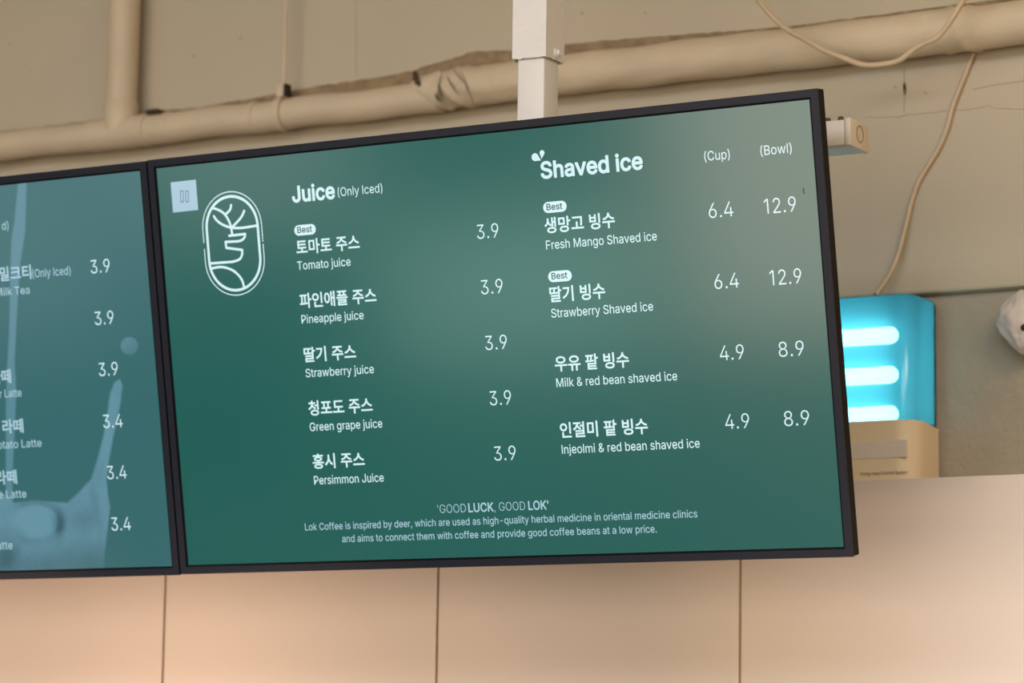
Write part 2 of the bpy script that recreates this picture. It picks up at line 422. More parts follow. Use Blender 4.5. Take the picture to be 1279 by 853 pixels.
bm = bmesh.new(); lo = [bm.verts.new((x, y, HT-0.003)) for x, y in pr2]; hi = [bm.verts.new((x*0.995, y, HT+0.001)) for x, y in pr2]
for k in range(len(pr2)): bm.faces.new((lo[k], lo[(k+1) % len(pr2)], hi[(k+1) % len(pr2)], hi[k]))
bm.faces.new(hi); bm.faces.new(lo); obj('cover_top', bm, M_top, lamp)
M_backp = mat('lamp_back_plate', srgb(40, 98, 112), 0.5, 0.3)
bm = bmesh.new(); box(bm, -W2+0.003, W2-0.003, hd-0.012, hd-0.001, HB-0.001, HT-0.008)
obj('back_plate', bm, M_backp, lamp)
bm = bmesh.new(); box(bm, -W2+0.012, W2-0.012, -hd+0.016, hd-0.0125, HT-0.006, HT-0.003); obj('top_plate', bm, M_backp, lamp)  # hidden plate added to stop tube light leaking up onto the beam
M_tube = emit_mat('glowing_tube', (0.72, 1.0, 0.98, 1), 6.5)
for py in (416, 465.5, 515):
    x, z = onlamp(1108, py)
    yy = -0.030
    xe = x - 0.005
    bm = bmesh.new()
    r = 0.0080; o_ = 0.0074
    path = [Vector((-xe, yy, z+o_))]+[Vector((xe+o_*math.sin(a), yy, z+o_*math.cos(a))) for a in [math.pi*k/8 for k in range(9)]]+[Vector((-xe, yy, z-o_))]
    sweep(bm, path, r, 12)
    tb = obj('lamp_tube', bm, M_tube, lamp, True)
    bm = bmesh.new(); box(bm, -xe-0.03, -xe+0.004, yy-0.012, yy+0.03, z-0.02, z+0.02, 0.003)
    obj('socket', bm, M_base, tb)

# white lump on the wall at the right edge
bm = bmesh.new()
bmesh.ops.create_icosphere(bm, subdivisions=5, radius=1.0)
c = at(1284, 408, 4.965)
out_l = [(1247, 384), (1250, 396), (1254, 408), (1259, 421), (1266, 431), (1270, 443)]
for v in bm.verts:
    n = v.co.copy()
    k = 1+0.10*noise.noise(n*2.2)+0.05*noise.noise(n*5)+0.02*math.sin(n.x*26)*max(0, n.z)
    z = n.z*k; taper = 1.0 if z > 0 else 1.0-0.45*min(1, -z)
    v.co = Vector((n.x*0.056*k*taper, n.y*0.045*k, z*0.056+0.006))
lump = tag(obj('wall_lump', bm, mat('white_plaster_lump', srgb(216, 204, 192), 0.6, 0.3, noise_amt=0.06, noise_scale=30, bump=0.3, bump_scale=40), None, True),
           'lumpy off-white moulded piece on the wall at the right edge', 'wall fixture')
lump.location = c
bm = bmesh.new(); bmesh.ops.create_icosphere(bm, subdivisions=2, radius=0.006)
h = obj('hole', bm, M_dark, lump, True); h.location = at(1279, 409, 4.921)-c

# ------------------------------------------------------------------ screens
TILT = -0.1900945
TO = Vector((-3.03774453, 4.12071347, 1.02873207+EYE))
UX = Vector((1, 0, 0)); UV = Vector((0, math.sin(TILT), math.cos(TILT))); UN = UX.cross(UV)   # UN points into the room? checked below
if UN.y > 0: UN = -UN
def uv(px, py):
    d = ray(px, py); n = UN
    s = (TO-CAM).dot(n)/d.dot(n)
    X = CAM+d*s-TO
    return X.x, X.dot(UV)
TVM = Matrix((UX, -UN, UV)).transposed().to_4x4()     # local: x right, y back, z up
W, H, BZL = 1.2096, 0.6804, 0.0121
def display(label, ou, ov, screen_mat):
    t = thing('menu_screen', label, 'screen', group=None)
    t.matrix_world = Matrix.Translation(TO+UX*ou+UV*ov) @ TVM
    # local origin: inner top-left corner of the frame
    bm = bmesh.new()
    for (x0, x1, z0, z1) in ((-BZL, W+BZL, 0.0, BZL), (-BZL, W+BZL, -H-BZL, -H), (-BZL, 0.0, -H, 0.0), (W, W+BZL, -H, 0.0)):
        box(bm, x0, x1, 0.0, 0.004, z0, z1)
    fr = obj('frame', bm, M_frame, t)
    bm = bmesh.new()
    box(bm, -BZL+0.0004, W+BZL-0.0004, 0.004, 0.026, -H-BZL+0.0004, BZL-0.0004, 0.002)
    obj('side_shell', bm, M_edge, t)
    bm = bmesh.new(); box(bm, 0.12, W-0.12, 0.024, 0.055, -H+0.06, -0.08, 0.01); obj('back_cover', bm, M_edge, t)
    bm = bmesh.new()
    e = 0.0032
    for (x0, x1, z0, z1) in ((0, W, -e, 0.0), (0, W, -H, -H+e), (0, e, -H, 0), (W-e, W, -H, 0)):
        box(bm, x0, x1, 0.0022, 0.004, z0, z1)
    obj('lip', bm, M_lip, fr)
    bm = bmesh.new()
    box(bm, e*0.5, W-e*0.5, 0.0030, 0.0040, -H+e*0.5, -e*0.5)
    sc = obj('screen_panel', bm, screen_mat, t)
    return t, sc
SCREEN_G = srgb(25, 91, 84)
SCREEN_L = srgb(50, 102, 105)
M_scr = emit_mat('green_menu_display', SCREEN_G, 1.0)
M_scr2 = emit_mat('teal_menu_display', SCREEN_L, 1.0)
M_txt = emit_mat('display_white', srgb(212, 240, 244), 1.0)
M_txt2 = emit_mat('display_pale_blue', srgb(150, 196, 212), 1.0)
M_txt3 = emit_mat('display_soft_white', srgb(172, 206, 220), 1.0)
M_btn = emit_mat('display_button', srgb(166, 196, 214), 1.0)
M_ink = emit_mat('display_dark_ink', srgb(24, 72, 72), 1.0)
M_pic = emit_mat('display_milk_picture', (1, 1, 1, 1), 1.0, attr='Col')
tv, scr = display('green menu screen listing juices and shaved ice, nearest to the pole', 0, 0, M_scr)
OU2 = -(W+0.0275); OV2 = -0.0012
tv2, scr2 = display('menu screen with milk splash picture, cut by the left edge of the photo', OU2, OV2, M_scr2)

# latin letter outlines: character, advance, then closed contours (cap height 509)
GLYPHS = {}
for ln in r""" 188
&448|197,-7 150,-2 110,12 78,34 54,62 39,96 34,133 37,163 47,189 63,213 85,235 140,279 216,335 237,352 255,375 260,389 262,405 258,427 245,445 226,457 201,461 184,459 168,453 155,444 145,431 139,416 137,399 139,380 145,363 169,327 204,284 438,0 364,0 171,231 121,293 102,319 87,344 78,370 75,398 79,430 91,458 109,481 134,499 165,510 200,513 235,510 266,499 290,482 308,459 320,433 324,404 322,382 315,362 305,342 291,325 256,293 154,217 128,195 110,174 100,154 97,131 100,108 109,87 124,70 143,57 166,49 193,46 223,50 251,59 278,75 301,95 321,121 336,151 346,186 349,224 408,224 405,180 397,144 385,115 371,92 345,62 333,47 305,23 271,7 234,-3
'206|78,318 70,509 136,509 128,318
(273|89,207 92,264 101,324 114,384 132,441 153,494 177,539 236,539 212,485 191,428 174,370 161,313 154,258 151,207 154,161 160,115 172,67 188,16 209,-38 236,-96 177,-96 139,-21 111,55 95,131
)273|37,-96 64,-37 86,18 102,69 113,116 120,162 122,207 119,258 112,313 99,370 82,428 62,485 37,539 97,539 121,494 142,441 159,384 173,323 181,264 184,207 178,130 161,53 134,-22 97,-96
,188|38,-119 68,71 137,71 84,-119
-453|337,244 337,188 114,188 114,244
.188|95,-4 78,-1 63,9 53,24 50,41 53,59 63,73 78,83 95,87 113,83 128,73 138,59 141,41 138,24 128,9 113,-1
1330|216,509 216,0 152,0 152,448 149,448 26,358 26,427 138,509
2453|64,0 64,47 234,229 282,282 299,305 311,327 318,348 320,371 317,397 308,419 293,436 273,449 250,457 224,460 196,457 172,447 153,433 139,413 130,390 127,362 66,362 71,405 86,442 111,473 143,496 182,511 225,516 268,511 306,497 337,474 361,445 376,411 381,372 378,345 371,318 357,290 336,259 267,180 153,60 153,57 389,57 389,0
3453|218,-7 173,-3 133,10 98,30 70,57 52,91 44,132 109,132 115,107 126,87 144,71 165,59 191,52 219,50 248,53 275,61 297,74 315,93 325,116 329,145 326,172 316,196 299,217 275,234 242,244 201,248 157,248 157,299 288,448 288,452 70,452 70,509 372,509 372,461 211,278 211,289 264,288 308,276 344,253 371,222 387,186 393,145 387,103 370,66 344,36 309,12 266,-2
4453|40,105 40,158 247,509 311,509 109,166 109,163 413,163 413,105|282,0 282,121 282,146 282,318 343,318 343,0
6453|226,-7 182,-1 142,15 109,40 84,74 69,115 64,162 68,199 80,239 102,285 137,340 252,509 322,509 151,261 145,261 154,275 165,288 179,299 196,307 214,312 235,314 278,309 316,295 346,271 370,240 384,201 389,157 384,112 368,73 343,39 310,14 271,-2|226,48 254,52 279,63 299,79 314,101 324,128 327,157 324,187 314,213 299,235 279,251 254,262 226,265 198,262 174,252 153,235 138,214 128,188 125,158 128,128 138,102 153,79 174,63 198,52
8453|226,-7 178,-2 136,11 101,33 74,62 57,96 52,135 55,166 65,195 81,220 101,241 125,256 153,265 153,267 119,282 93,308 76,342 70,380 75,417 90,450 114,477 146,498 184,511 226,516 269,511 306,498 337,477 361,450 377,417 382,380 376,342 359,308 333,282 300,267 300,265 327,256 351,241 372,220 387,195 397,166 401,135 395,96 378,62 352,33 317,11 275,-2|226,49 258,52 285,60 307,74 323,91 333,113 337,139 333,165 322,189 305,208 283,223 256,232 226,235 196,232 169,223 147,208 130,189 119,165 115,139 119,113 129,91 145,74 167,60 195,52|226,290 252,292 274,300 293,313 307,330 316,351 319,376 316,399 308,420 294,437 275,449 252,457 226,460 200,457 177,449 159,437 145,420 136,399 133,376 136,351 145,330 159,313 178,300 201,292
9453|226,516 271,510 310,494 343,468 368,434 384,393 389,347 385,309 373,270 350,224 315,168 200,0 130,0 301,248 307,248 299,234 287,221 273,210 257,202 238,196 218,195 175,199 137,214 106,237 83,269 68,307 64,352 69,397 85,436 110,469 143,494 182,510|226,460 199,457 174,446 154,429 138,407 129,381 125,352 129,322 138,295 154,274 174,257 199,247 226,243 254,247 279,257 299,273 314,295 324,321 327,350 324,381 314,407 299,429 279,446 254,457
B456|60,0 60,509 241,509 289,504 329,491 359,469 381,442 394,410 398,374 395,344 387,320 373,301 356,286 336,275 315,267 315,262 339,257 363,245 385,227 402,203 414,173 418,136 413,100 400,67 377,39 344,18 301,4 247,0|125,57 245,57 296,63 330,80 349,105 355,137 352,161 342,184 327,203 306,218 279,228 248,231 125,231|125,285 238,285 265,288 288,296 308,309 323,326 333,348 336,372 330,403 313,429 283,446 240,452 125,452
C510|267,-7 205,1 150,25 104,63 70,115 48,179 40,254 48,329 70,393 104,445 150,484 205,508 267,516 305,513 340,504 373,490 402,471 427,447 448,418 463,385 473,348 408,348 401,373 389,395 375,413 357,428 337,440 315,449 292,454 267,456 223,450 184,432 150,403 125,364 109,314 103,254 109,194 125,145 151,105 184,76 223,59 267,53 292,55 315,60 337,69 357,81 375,96 389,114 401,136 408,160 473,160 463,124 448,91 428,62 402,38 373,19 341,5 305,-4
D502|219,0 96,0 96,57 215,57 272,63 318,81 354,110 379,149 394,198 399,255 394,312 379,361 354,399 320,428 275,446 221,452 93,452 93,509 225,509 294,501 353,478 399,441 433,391 455,329 462,255 455,181 433,119 398,68 351,31 291,8|125,509 125,0 60,0 60,509
F410|60,0 60,509 369,509 369,452 125,452 125,278 346,278 346,221 125,221 125,0
G520|269,-7 205,1 149,25 104,64 69,116 47,179 40,254 47,329 69,393 103,445 149,484 203,508 265,516 304,513 340,504 374,489 403,469 429,445 449,416 465,384 474,349 408,349 399,372 387,393 373,411 356,427 337,439 315,448 291,454 265,456 222,450 183,432 150,404 125,364 109,314 103,254 109,194 125,145 151,105 184,76 224,59 269,53 309,57 345,71 374,93 396,123 410,160 415,202 434,199 283,199 283,256 478,256 478,200 471,141 451,91 419,50 377,19 326,0
I178|57,0 57,509 121,509 121,0
J396|185,-7 143,-2 106,11 75,33 52,63 38,100 33,145 33,173 98,173 98,145 104,104 122,74 149,56 185,50 220,56 248,74 266,104 272,145 272,509 336,509 336,145 332,100 318,63 294,33 263,11 227,-2
K467|104,145 104,216 139,261 174,303 212,344 364,509 448,509 231,276 228,276|60,0 60,509 125,509 125,334 124,225 125,193 125,0|372,0 188,259 228,309 449,0
L393|60,0 60,509 125,509 125,57 361,57 361,0
M628|60,0 60,509 152,509 277,187 287,159 299,123 311,84 322,49 307,49 318,83 330,121 342,158 352,187 476,509 568,509 568,0 504,0 504,291 504,327 505,369 506,413 507,457 513,457 498,409 482,363 467,322 456,291 342,0 286,0 170,291 159,321 145,361 129,408 112,457 119,457 120,416 121,372 122,328 122,291 122,0
O533|267,-7 205,1 150,25 105,63 70,115 48,179 40,254 48,329 70,393 105,445 150,484 205,508 267,516 329,508 384,484 429,445 464,393 486,329 493,254 486,179 464,115 429,63 384,25 329,1|267,53 310,59 349,76 383,105 408,144 425,194 430,254 425,314 408,365 383,404 349,433 310,450 267,456 223,450 184,433 151,404 125,364 109,314 103,254 109,194 125,144 151,105 184,76 223,59
P445|60,0 60,509 235,509 289,503 332,487 366,462 390,430 404,391 409,348 404,304 390,265 366,233 332,207 289,191 235,186 109,186 109,242 233,242 269,246 297,256 318,272 333,294 342,319 344,348 342,376 333,402 318,423 297,439 268,449 232,452 125,452 125,0
S447|224,-9 172,-4 128,9 91,31 64,60 46,96 38,137 104,137 110,110 123,88 142,71 166,59 194,52 224,49 257,52 286,60 311,74 329,92 341,114 346,139 342,161 332,179 316,193 296,205 245,222 184,239 128,260 86,289 60,326 52,372 58,413 75,448 102,476 138,498 180,511 227,516 275,511 316,498 351,476 377,449 394,415 401,378 337,378 326,412 302,437 267,453 225,459 194,456 167,448 145,435 129,418 118,398 115,376 119,352 131,334 148,319 169,308 212,293 264,279 312,264 336,252 359,238 379,220 395,198 405,171 408,139 403,99 386,64 360,34 323,11 278,-4
T449|32,452 32,509 417,509 417,452 257,452 257,0 193,0 193,452
U517|259,-8 203,-2 154,15 114,43 85,80 66,124 60,173 60,509 124,509 124,178 128,144 141,113 160,87 187,68 220,56 259,52 298,56 331,68 357,87 377,113 389,144 393,178 393,509 457,509 457,173 451,124 433,80 403,43 363,15 315,-2
a389|160,-9 126,-5 94,5 68,22 48,45 35,73 30,108 34,138 43,161 58,179 78,193 100,203 125,211 178,220 234,227 252,230 265,235 273,243 276,255 276,257 273,279 267,297 256,311 240,322 220,329 196,331 171,329 149,322 132,313 118,301 107,288 100,274 41,291 57,322 79,346 104,364 133,375 163,382 194,384 239,379 263,372 286,360 306,343 322,320 333,290 337,251 337,0 277,0 277,52 272,52 252,25 236,12 215,1 190,-6|170,45 202,49 228,59 248,74 263,93 272,115 276,138 276,190 259,182 231,176 200,171 175,168 134,159 117,150 103,139 95,124 92,105 94,87 102,72 114,61 130,52 149,47
b424|229,-8 198,-5 172,4 153,17 138,31 118,59 112,59 112,0 53,0 53,509 114,509 114,319 118,319 137,346 152,360 171,373 197,381 229,384 274,378 313,361 345,332 370,293 385,245 390,189 385,133 370,84 346,45 313,16 274,-2|220,47 253,51 279,66 301,88 316,117 325,151 328,189 325,227 316,261 301,290 280,311 253,325 220,330 188,325 161,312 140,291 125,263 116,229 113,189 116,150 125,115 140,86 162,65 188,51
c396|207,-8 159,-2 117,16 82,46 56,85 40,133 34,187 40,243 56,291 82,330 117,360 159,378 207,384 234,383 260,377 284,368 305,356 324,341 340,322 353,301 362,277 303,262 290,289 270,311 242,325 207,330 173,325 145,310 124,287 108,258 99,224 96,187 99,151 108,117 124,89 145,66 173,51 207,46 243,52 271,66 292,89 304,117 363,102 354,78 341,56 325,37 306,21 285,9 261,-1 235,-6
d424|195,-8 151,-2 111,16 79,45 55,84 39,133 34,189 39,245 55,293 79,332 112,361 151,378 196,384 228,381 253,373 272,360 287,346 306,319 311,319 311,509 372,509 372,0 313,0 313,59 307,59 287,31 272,17 252,4 227,-5|205,47 236,51 263,65 284,86 299,115 309,150 312,189 309,229 300,263 284,291 263,312 237,325 205,330 172,325 145,311 124,290 108,261 99,227 96,189 99,151 109,117 124,88 145,66 172,51
e404|212,-8 161,-2 117,16 82,46 56,85 40,132 34,187 39,242 55,290 81,329 115,359 157,378 205,384 236,382 266,374 294,361 319,341 341,315 357,282 368,242 371,194 371,169 75,169 75,221 338,221 310,202 307,237 298,269 283,294 263,314 237,326 205,330 173,326 146,313 125,294 109,270 99,241 96,211 96,178 100,139 110,106 128,80 151,61 179,50 212,46 234,48 254,53 271,61 285,73 297,88 306,105 365,91 353,63 335,39 311,19 283,4 249,-5
f254|228,379 228,327 6,327 6,379|81,0 81,432 84,461 96,486 113,505 135,519 161,527 187,530 222,527 243,521 227,468 215,472 195,474 171,470 154,460 145,443 142,419 142,0
g425|207,-151 168,-148 134,-140 105,-127 82,-110 64,-91 51,-69 101,-41 122,-66 136,-78 154,-88 178,-95 207,-97 249,-92 282,-75 304,-47 311,-6 311,68 306,68 287,41 272,28 252,16 227,8 195,5 152,10 113,27 80,53 55,90 39,136 34,191 39,246 55,293 80,332 112,361 152,378 196,384 228,382 253,373 273,360 288,346 308,319 313,319 313,379 372,379 372,-9 367,-54 350,-90 324,-117 291,-136 251,-147|205,59 237,63 264,75 285,95 300,121 309,154 312,193 309,231 300,264 285,291 264,312 237,325 205,330 172,325 145,312 124,290 109,262 99,229 96,193 99,155 109,123 124,96 145,76 172,63
h410|114,227 114,0 53,0 53,509 114,509 114,287 102,287 124,332 152,362 187,379 227,384 264,380 295,369 321,349 341,321 353,285 357,240 357,0 296,0 296,235 290,275 273,304 246,323 210,329 184,326 161,317 141,303 126,283 117,257
i167|53,0 53,379 114,379 114,0|84,443 67,446 54,455 44,468 41,483 44,499 54,512 67,521 84,524 100,521 114,512 123,499 126,483 123,468 114,455 100,446
j167|53,379 114,379 114,-30 111,-63 102,-90 86,-113 65,-129 37,-139 4,-143 -10,-143 -10,-87 2,-87 25,-83 40,-72 50,-54 53,-29|83,443 67,446 53,455 44,468 41,483 44,499 53,512 67,521 83,524 100,521 114,512 123,499 126,483 123,468 114,455 100,446
k381|110,137 110,212 121,212 284,379 360,379 184,199 177,199|53,0 53,509 114,509 114,0|294,0 148,186 191,229 372,0
l167|53,0 53,509 114,509 114,0
m610|53,0 53,379 112,379 112,295 108,295 118,323 132,346 151,363 172,376 195,384 219,386 257,380 287,361 309,331 321,295 312,295 322,321 337,343 357,361 381,375 407,383 437,386 468,383 497,372 522,354 541,328 553,296 557,255 557,0 496,0 496,254 490,289 473,313 447,326 419,330 395,328 374,320 358,307 345,290 338,270 335,247 335,0 274,0 274,260 269,288 253,311 229,326 199,330 178,328 158,320 140,307 126,289 117,266 114,238 114,0
n410|114,227 114,0 53,0 53,379 112,379 112,287 102,287 124,332 152,362 187,379 227,384 264,380 295,369 321,349 341,321 353,285 357,240 357,0 296,0 296,235 290,275 273,304 246,323 210,329 184,326 161,317 141,303 126,283 117,257
o415|207,-8 159,-2 117,16 82,46 56,85 40,133 34,187 40,243 56,291 82,330 117,360 159,378 207,384 256,378 299,360 333,330 359,291 376,243 381,187 376,133 359,85 333,46 299,16 256,-2|207,46 242,51 270,66 292,89 307,117 316,151 319,187 316,224 307,258 292,287 270,310 242,325 207,330 173,325 145,310 124,287 108,258 99,224 96,187 99,151 108,117 124,89 145,66 173,51
p424|53,-143 53,379 112,379 112,319 118,319 137,346 152,360 171,373 197,381 229,384 274,378 313,361 345,332 370,293 385,245 390,189 385,133 370,84 346,45 313,16 274,-2 229,-8 198,-5 173,4 153,17 138,31 118,59 114,59 114,-143|220,47 253,51 279,66 301,88 316,117 325,151 328,189 325,227 316,261 301,290 280,311 253,325 220,330 188,325 161,312 140,291 125,263 116,229 113,189 116,150 125,115 140,86 162,65 188,51
q424|372,-143 311,-143 311,59 306,59 287,31 272,17 252,4 227,-5 195,-8 151,-2 111,16 79,45 55,84 39,133 34,189 39,245 55,293 79,332 112,361 151,378 196,384 228,381 253,373 272,360 287,346 307,319 313,319 313,379 372,379|205,47 236,51 263,65 284,86 299,115 309,150 312,189 309,229 300,263 284,291 263,312 237,325 205,330 172,325 145,311 124,290 108,261 99,227 96,189 99,151 109,117 124,88 145,66 172,51
r259|53,0 53,379 112,379 112,321 115,321 130,347 152,367 181,380 213,385 229,384 243,384 243,322 230,324 207,326 182,323 159,315 140,301 126,284 117,262 114,237 114,0
s365|182,-8 145,-5 112,3 84,18 62,38 45,63 36,94 94,107 105,79 124,60 150,49 181,45 217,50 244,62 262,81 268,103 265,121 254,136 237,147 212,155 149,170 104,186 72,208 53,237 47,274 51,305 65,332 87,354 115,370 149,381 187,384 223,381 254,372 279,358 299,339 314,316 324,290 268,277 258,298 243,316 219,328 187,333 156,329 131,317 114,299 109,277 112,258 124,243 144,232 172,223 229,209 275,194 306,171 325,142 331,107 326,75 312,47 290,24 260,6 223,-5
t227|204,379 204,327 6,327 6,379|65,471 126,471 126,98 128,76 136,61 150,53 170,50 185,51 202,54 213,2 192,-3 168,-4 125,2 92,21 72,52 65,93
u410|182,-5 146,-1 115,11 89,31 69,59 57,95 53,139 53,379 114,379 114,144 119,105 137,75 164,56 200,50 226,53 249,62 268,77 283,97 293,122 296,153 296,379 357,379 357,0 298,0 298,92 307,92 286,47 257,17 222,0
v389|163,0 17,379 84,379 165,155 187,87 206,21 184,21 203,87 224,155 305,379 371,379 226,0
w567|138,0 23,379 87,379 133,214 154,137 175,41 165,41 186,135 206,214 252,379 316,379 362,214 382,136 402,41 391,41 413,135 434,214 480,379 545,379 429,0 368,0 319,172 305,225 291,280 277,338 291,338 277,280 263,225 248,172 199,0
y389|47,-139 61,-86 71,-87 88,-90 104,-89 118,-84 130,-74 141,-58 151,-36 163,-1 17,379 84,379 165,155 187,87 206,21 184,21 202,87 224,155 305,379 371,379 204,-58 191,-85 177,-107 159,-124 139,-136 117,-143 91,-145 65,-143""".split("\n"):
    if not ln: continue
    parts = ln[1:].split("|")
    GLYPHS[ln[0]] = (int(parts[0]), [[tuple(map(int, q.split(","))) for q in c.split()] for c in parts[1:]])

YT = 0.0026     # lettering lies just on the panel
def area2(c): return sum(x0*y1-x1*y0 for (x0, y0), (x1, y1) in zip(c, c[1:]+c[:1]))
def inside(p, c):
    r = False; j = len(c)-1
    for i in range(len(c)):
        if (c[i][1] > p[1]) != (c[j][1] > p[1]) and p[0] < (c[j][0]-c[i][0])*(p[1]-c[i][1])/(c[j][1]-c[i][1])+c[i][0]: r = not r
        j = i
    return r
def curve_mesh(splines, offset):
    cu = bpy.data.curves.new('t', 'CURVE'); cu.dimensions = '2D'; cu.fill_mode = 'BOTH'; cu.offset = offset
    for c in splines:
        sp = cu.splines.new('POLY'); sp.points.add(len(c)-1); sp.use_cyclic_u = True
        for k, (x, y) in enumerate(c): sp.points[k].co = (x, y, 0, 1)
    o = bpy.data.objects.new('t', cu); C.objects.link(o)
    dg = bpy.context.evaluated_depsgraph_get(); dg.update()
    me = bpy.data.meshes.new_from_object(o.evaluated_get(dg))
    bpy.data.objects.remove(o); bpy.data.curves.remove(cu)
    return me
GCACHE = {}
def glyph_geo(ch, offset):
    k = (ch, offset)
    if k not in GCACHE:
        cs = [[(x/700.0, y/700.0) for x, y in c] for c in GLYPHS[ch][1]]
        V, F = [], []
        if cs:
            big = max(cs, key=lambda c: abs(area2(c))); sg = area2(big) > 0
            outers = [c for c in cs if (area2(c) > 0) == sg]; holes = [c for c in cs if (area2(c) > 0) != sg]
            for oc in outers:
                me = curve_mesh([oc]+[h for h in holes if inside(h[0], oc)], offset)
                n = len(V); V += [(v.co.x, v.co.y) for v in me.vertices]; F += [[n+i for i in p.vertices] for p in me.polygons]
                bpy.data.meshes.remove(me)
        GCACHE[k] = (V, F)
    return GCACHE[k]
def text_geo(body, offset):
    V, F = [], []
    if all(ord(c) < 128 for c in body):
        x = 0.0
        for ch in body:
            v, f = glyph_geo(ch, offset); n = len(V)
            V += [(a+x, b) for a, b in v]; F += [[n+i for i in p] for p in f]
            x += GLYPHS[ch][0]/700.0
        return V, F
    cu = bpy.data.curves.new('t', 'FONT'); cu.body = body; cu.size = 1.0; cu.offset = offset; cu.resolution_u = 4
    o = bpy.data.objects.new('t', cu); C.objects.link(o)
    dg = bpy.context.evaluated_depsgraph_get(); dg.update()
    me = bpy.data.meshes.new_from_object(o.evaluated_get(dg))
    V = [(v.co.x, v.co.y) for v in me.vertices]; F = [list(p.vertices) for p in me.polygons]
    bpy.data.objects.remove(o); bpy.data.curves.remove(cu); bpy.data.meshes.remove(me)
    return V, F
def embolden(V, F, wd):
    """thicken flat lettering: a thin band and round joints along its outline"""
    cnt = {}
    for p in F:
        for i in range(len(p)):
            e = (min(p[i], p[i-1]), max(p[i], p[i-1])); cnt[e] = cnt.get(e, 0)+1
    # weld by position so shared inner edges of triangulated fills are not taken as outline
    key = lambda i: (round(V[i][0], 5), round(V[i][1], 5))
    pc = {}
    for (a, b), n in cnt.items():
        k = tuple(sorted((key(a), key(b)))); pc[k] = pc.get(k, 0)+n
    V2, F2 = list(V), [list(f) for f in F]; seen = set()
    for (a, b), n in pc.items():
        if n != 1 or a == b: continue
        d = Vector((b[0]-a[0], b[1]-a[1])).normalized()*wd; m = Vector((-d.y, d.x)); k = len(V2)
        V2 += [(a[0]+m.x, a[1]+m.y), (a[0]-m.x, a[1]-m.y), (b[0]-m.x, b[1]-m.y), (b[0]+m.x, b[1]+m.y)]; F2.append([k, k+1, k+2, k+3])
        for q in (a, b):
            if q in seen: continue
            seen.add(q); k = len(V2)
            V2 += [(q[0]+wd*math.cos(math.pi*j/4), q[1]+wd*math.sin(math.pi*j/4)) for j in range(8)]; F2.append(list(range(k, k+8)))
    return V2, F2
def text_bm(bm, body, a, b, cap, offset=0.0, ref='H', yoff=0.0, du=0.0, dv=0.0):
    """text whose ink runs from pixel a to pixel b along its foot; cap = cap height in metres"""
    ua, va = uv(*a); ub, vb = uv(*b)
    va = vb = (va+vb)/2+yoff
    V, F = text_geo(body, 0.0)
    V, F = embolden(V, F, offset) if offset > 0 else text_geo(body, offset)
    xs = [v[0] for v in V]; x0, x1 = min(xs), max(xs); ys = [v[1] for v in V]
    if ref == 'ink': y0 = min(ys); hgt = max(ys)-y0
    else: y0 = 0.0; hgt = 509/700.0
    sy = cap/hgt; sx = (ub-ua)/(x1-x0)
    vmap = [bm.verts.new((ua-du+(v[0]-x0)*sx, YT, va-dv+(v[1]-y0)*sy)) for v in V]
    for p in F:
        try: bm.faces.new([vmap[i] for i in p])
        except ValueError: pass
def plain(name, bm, m, parent):
    me = bpy.data.meshes.new(name)
    for f in bm.faces:
        f.normal_update()
        if f.normal.y > 0: f.normal_flip()
    bm.to_mesh(me); bm.free(); me.materials.append(m)
    o = bpy.data.objects.new(name, me); C.objects.link(o); o.parent = parent
    return o
HEAD, KOR, ENG, PRI, ONLY = 0.0252, 0.0252, 0.0138, 0.0230, 0.0142
def lines(name, rows, m, parent, **kw):
    for r in rows:
        bm = bmesh.new()
        text_bm(bm, *r[:4], **dict(kw, **(r[4] if len(r) > 4 else {})))
        plain(name, bm, m, parent)
BOLD = dict(offset=0.022)
lines('heading', [('Juice', (364.2, 252.4), (417.8, 247.6), HEAD), ('Shaved ice', (674.8, 222.2), (802.5, 211.3), HEAD)], M_txt, scr, offset=0.034)
lines('note_text', [('(Only Iced)', (421.0, 245.2), (476.8, 240.2), ONLY), ('(Cup)', (879.2, 200.8), (911, 198.3), 0.0143), ('(Bowl)', (949.3, 194), (988.3, 190.6), 0.0143)], M_txt, scr)
KB = dict(offset=0.021, ref='ink')
lines('dish_name', [
    ('토마토 주스', (369.6, 318.3), (448.7, 312.2), KOR), ('파인애플 주스', (374, 385.5), (469.6, 378.4), KOR),
    ('딸기 주스', (379.2, 453.4), (444.0, 448.4), KOR), ('청포도 주스', (385, 520.4), (464.8, 514.6), KOR), ('홍시 주스', (390.2, 586.5), (454.9, 582.6), KOR),
    ('생망고 빙수', (679.8, 291.4), (767.8, 285), KOR), ('딸기 빙수', (686.2, 378.2), (755.6, 373), KOR),
    ('우유 팥 빙수', (692.6, 464.2), (785.5, 459.4), KOR), ('인절미 팥 빙수', (699.2, 547.4), (809, 542.4), KOR)], M_txt, scr, **KB)
lines('english_name', [
    ('Tomato juice', (370.6, 337.1), (437.2, 331.9), ENG), ('Pineapple juice', (375.8, 404.3), (453.4, 398.5), ENG),
    ('Strawberry juice', (381.0, 471.5), (466.2, 465.9), ENG), ('Green grape juice', (386.2, 538.9), (476.7, 533.7), ENG), ('Persimmon Juice', (391.6, 605.5), (478.5, 601.4), ENG),
    ('Fresh Mango Shaved ice', (681.4, 311.4), (819.8, 300.4), ENG), ('Strawberry Shaved ice', (687.9, 396.9), (815, 387.9), ENG),
    ('Milk & red bean shaved ice', (694.3, 483.4), (845.2, 475.2), ENG), ('Injeolmi & red bean shaved ice', (701, 566.7), (873.4, 559.3), ENG)], M_txt, scr, offset=0.005)
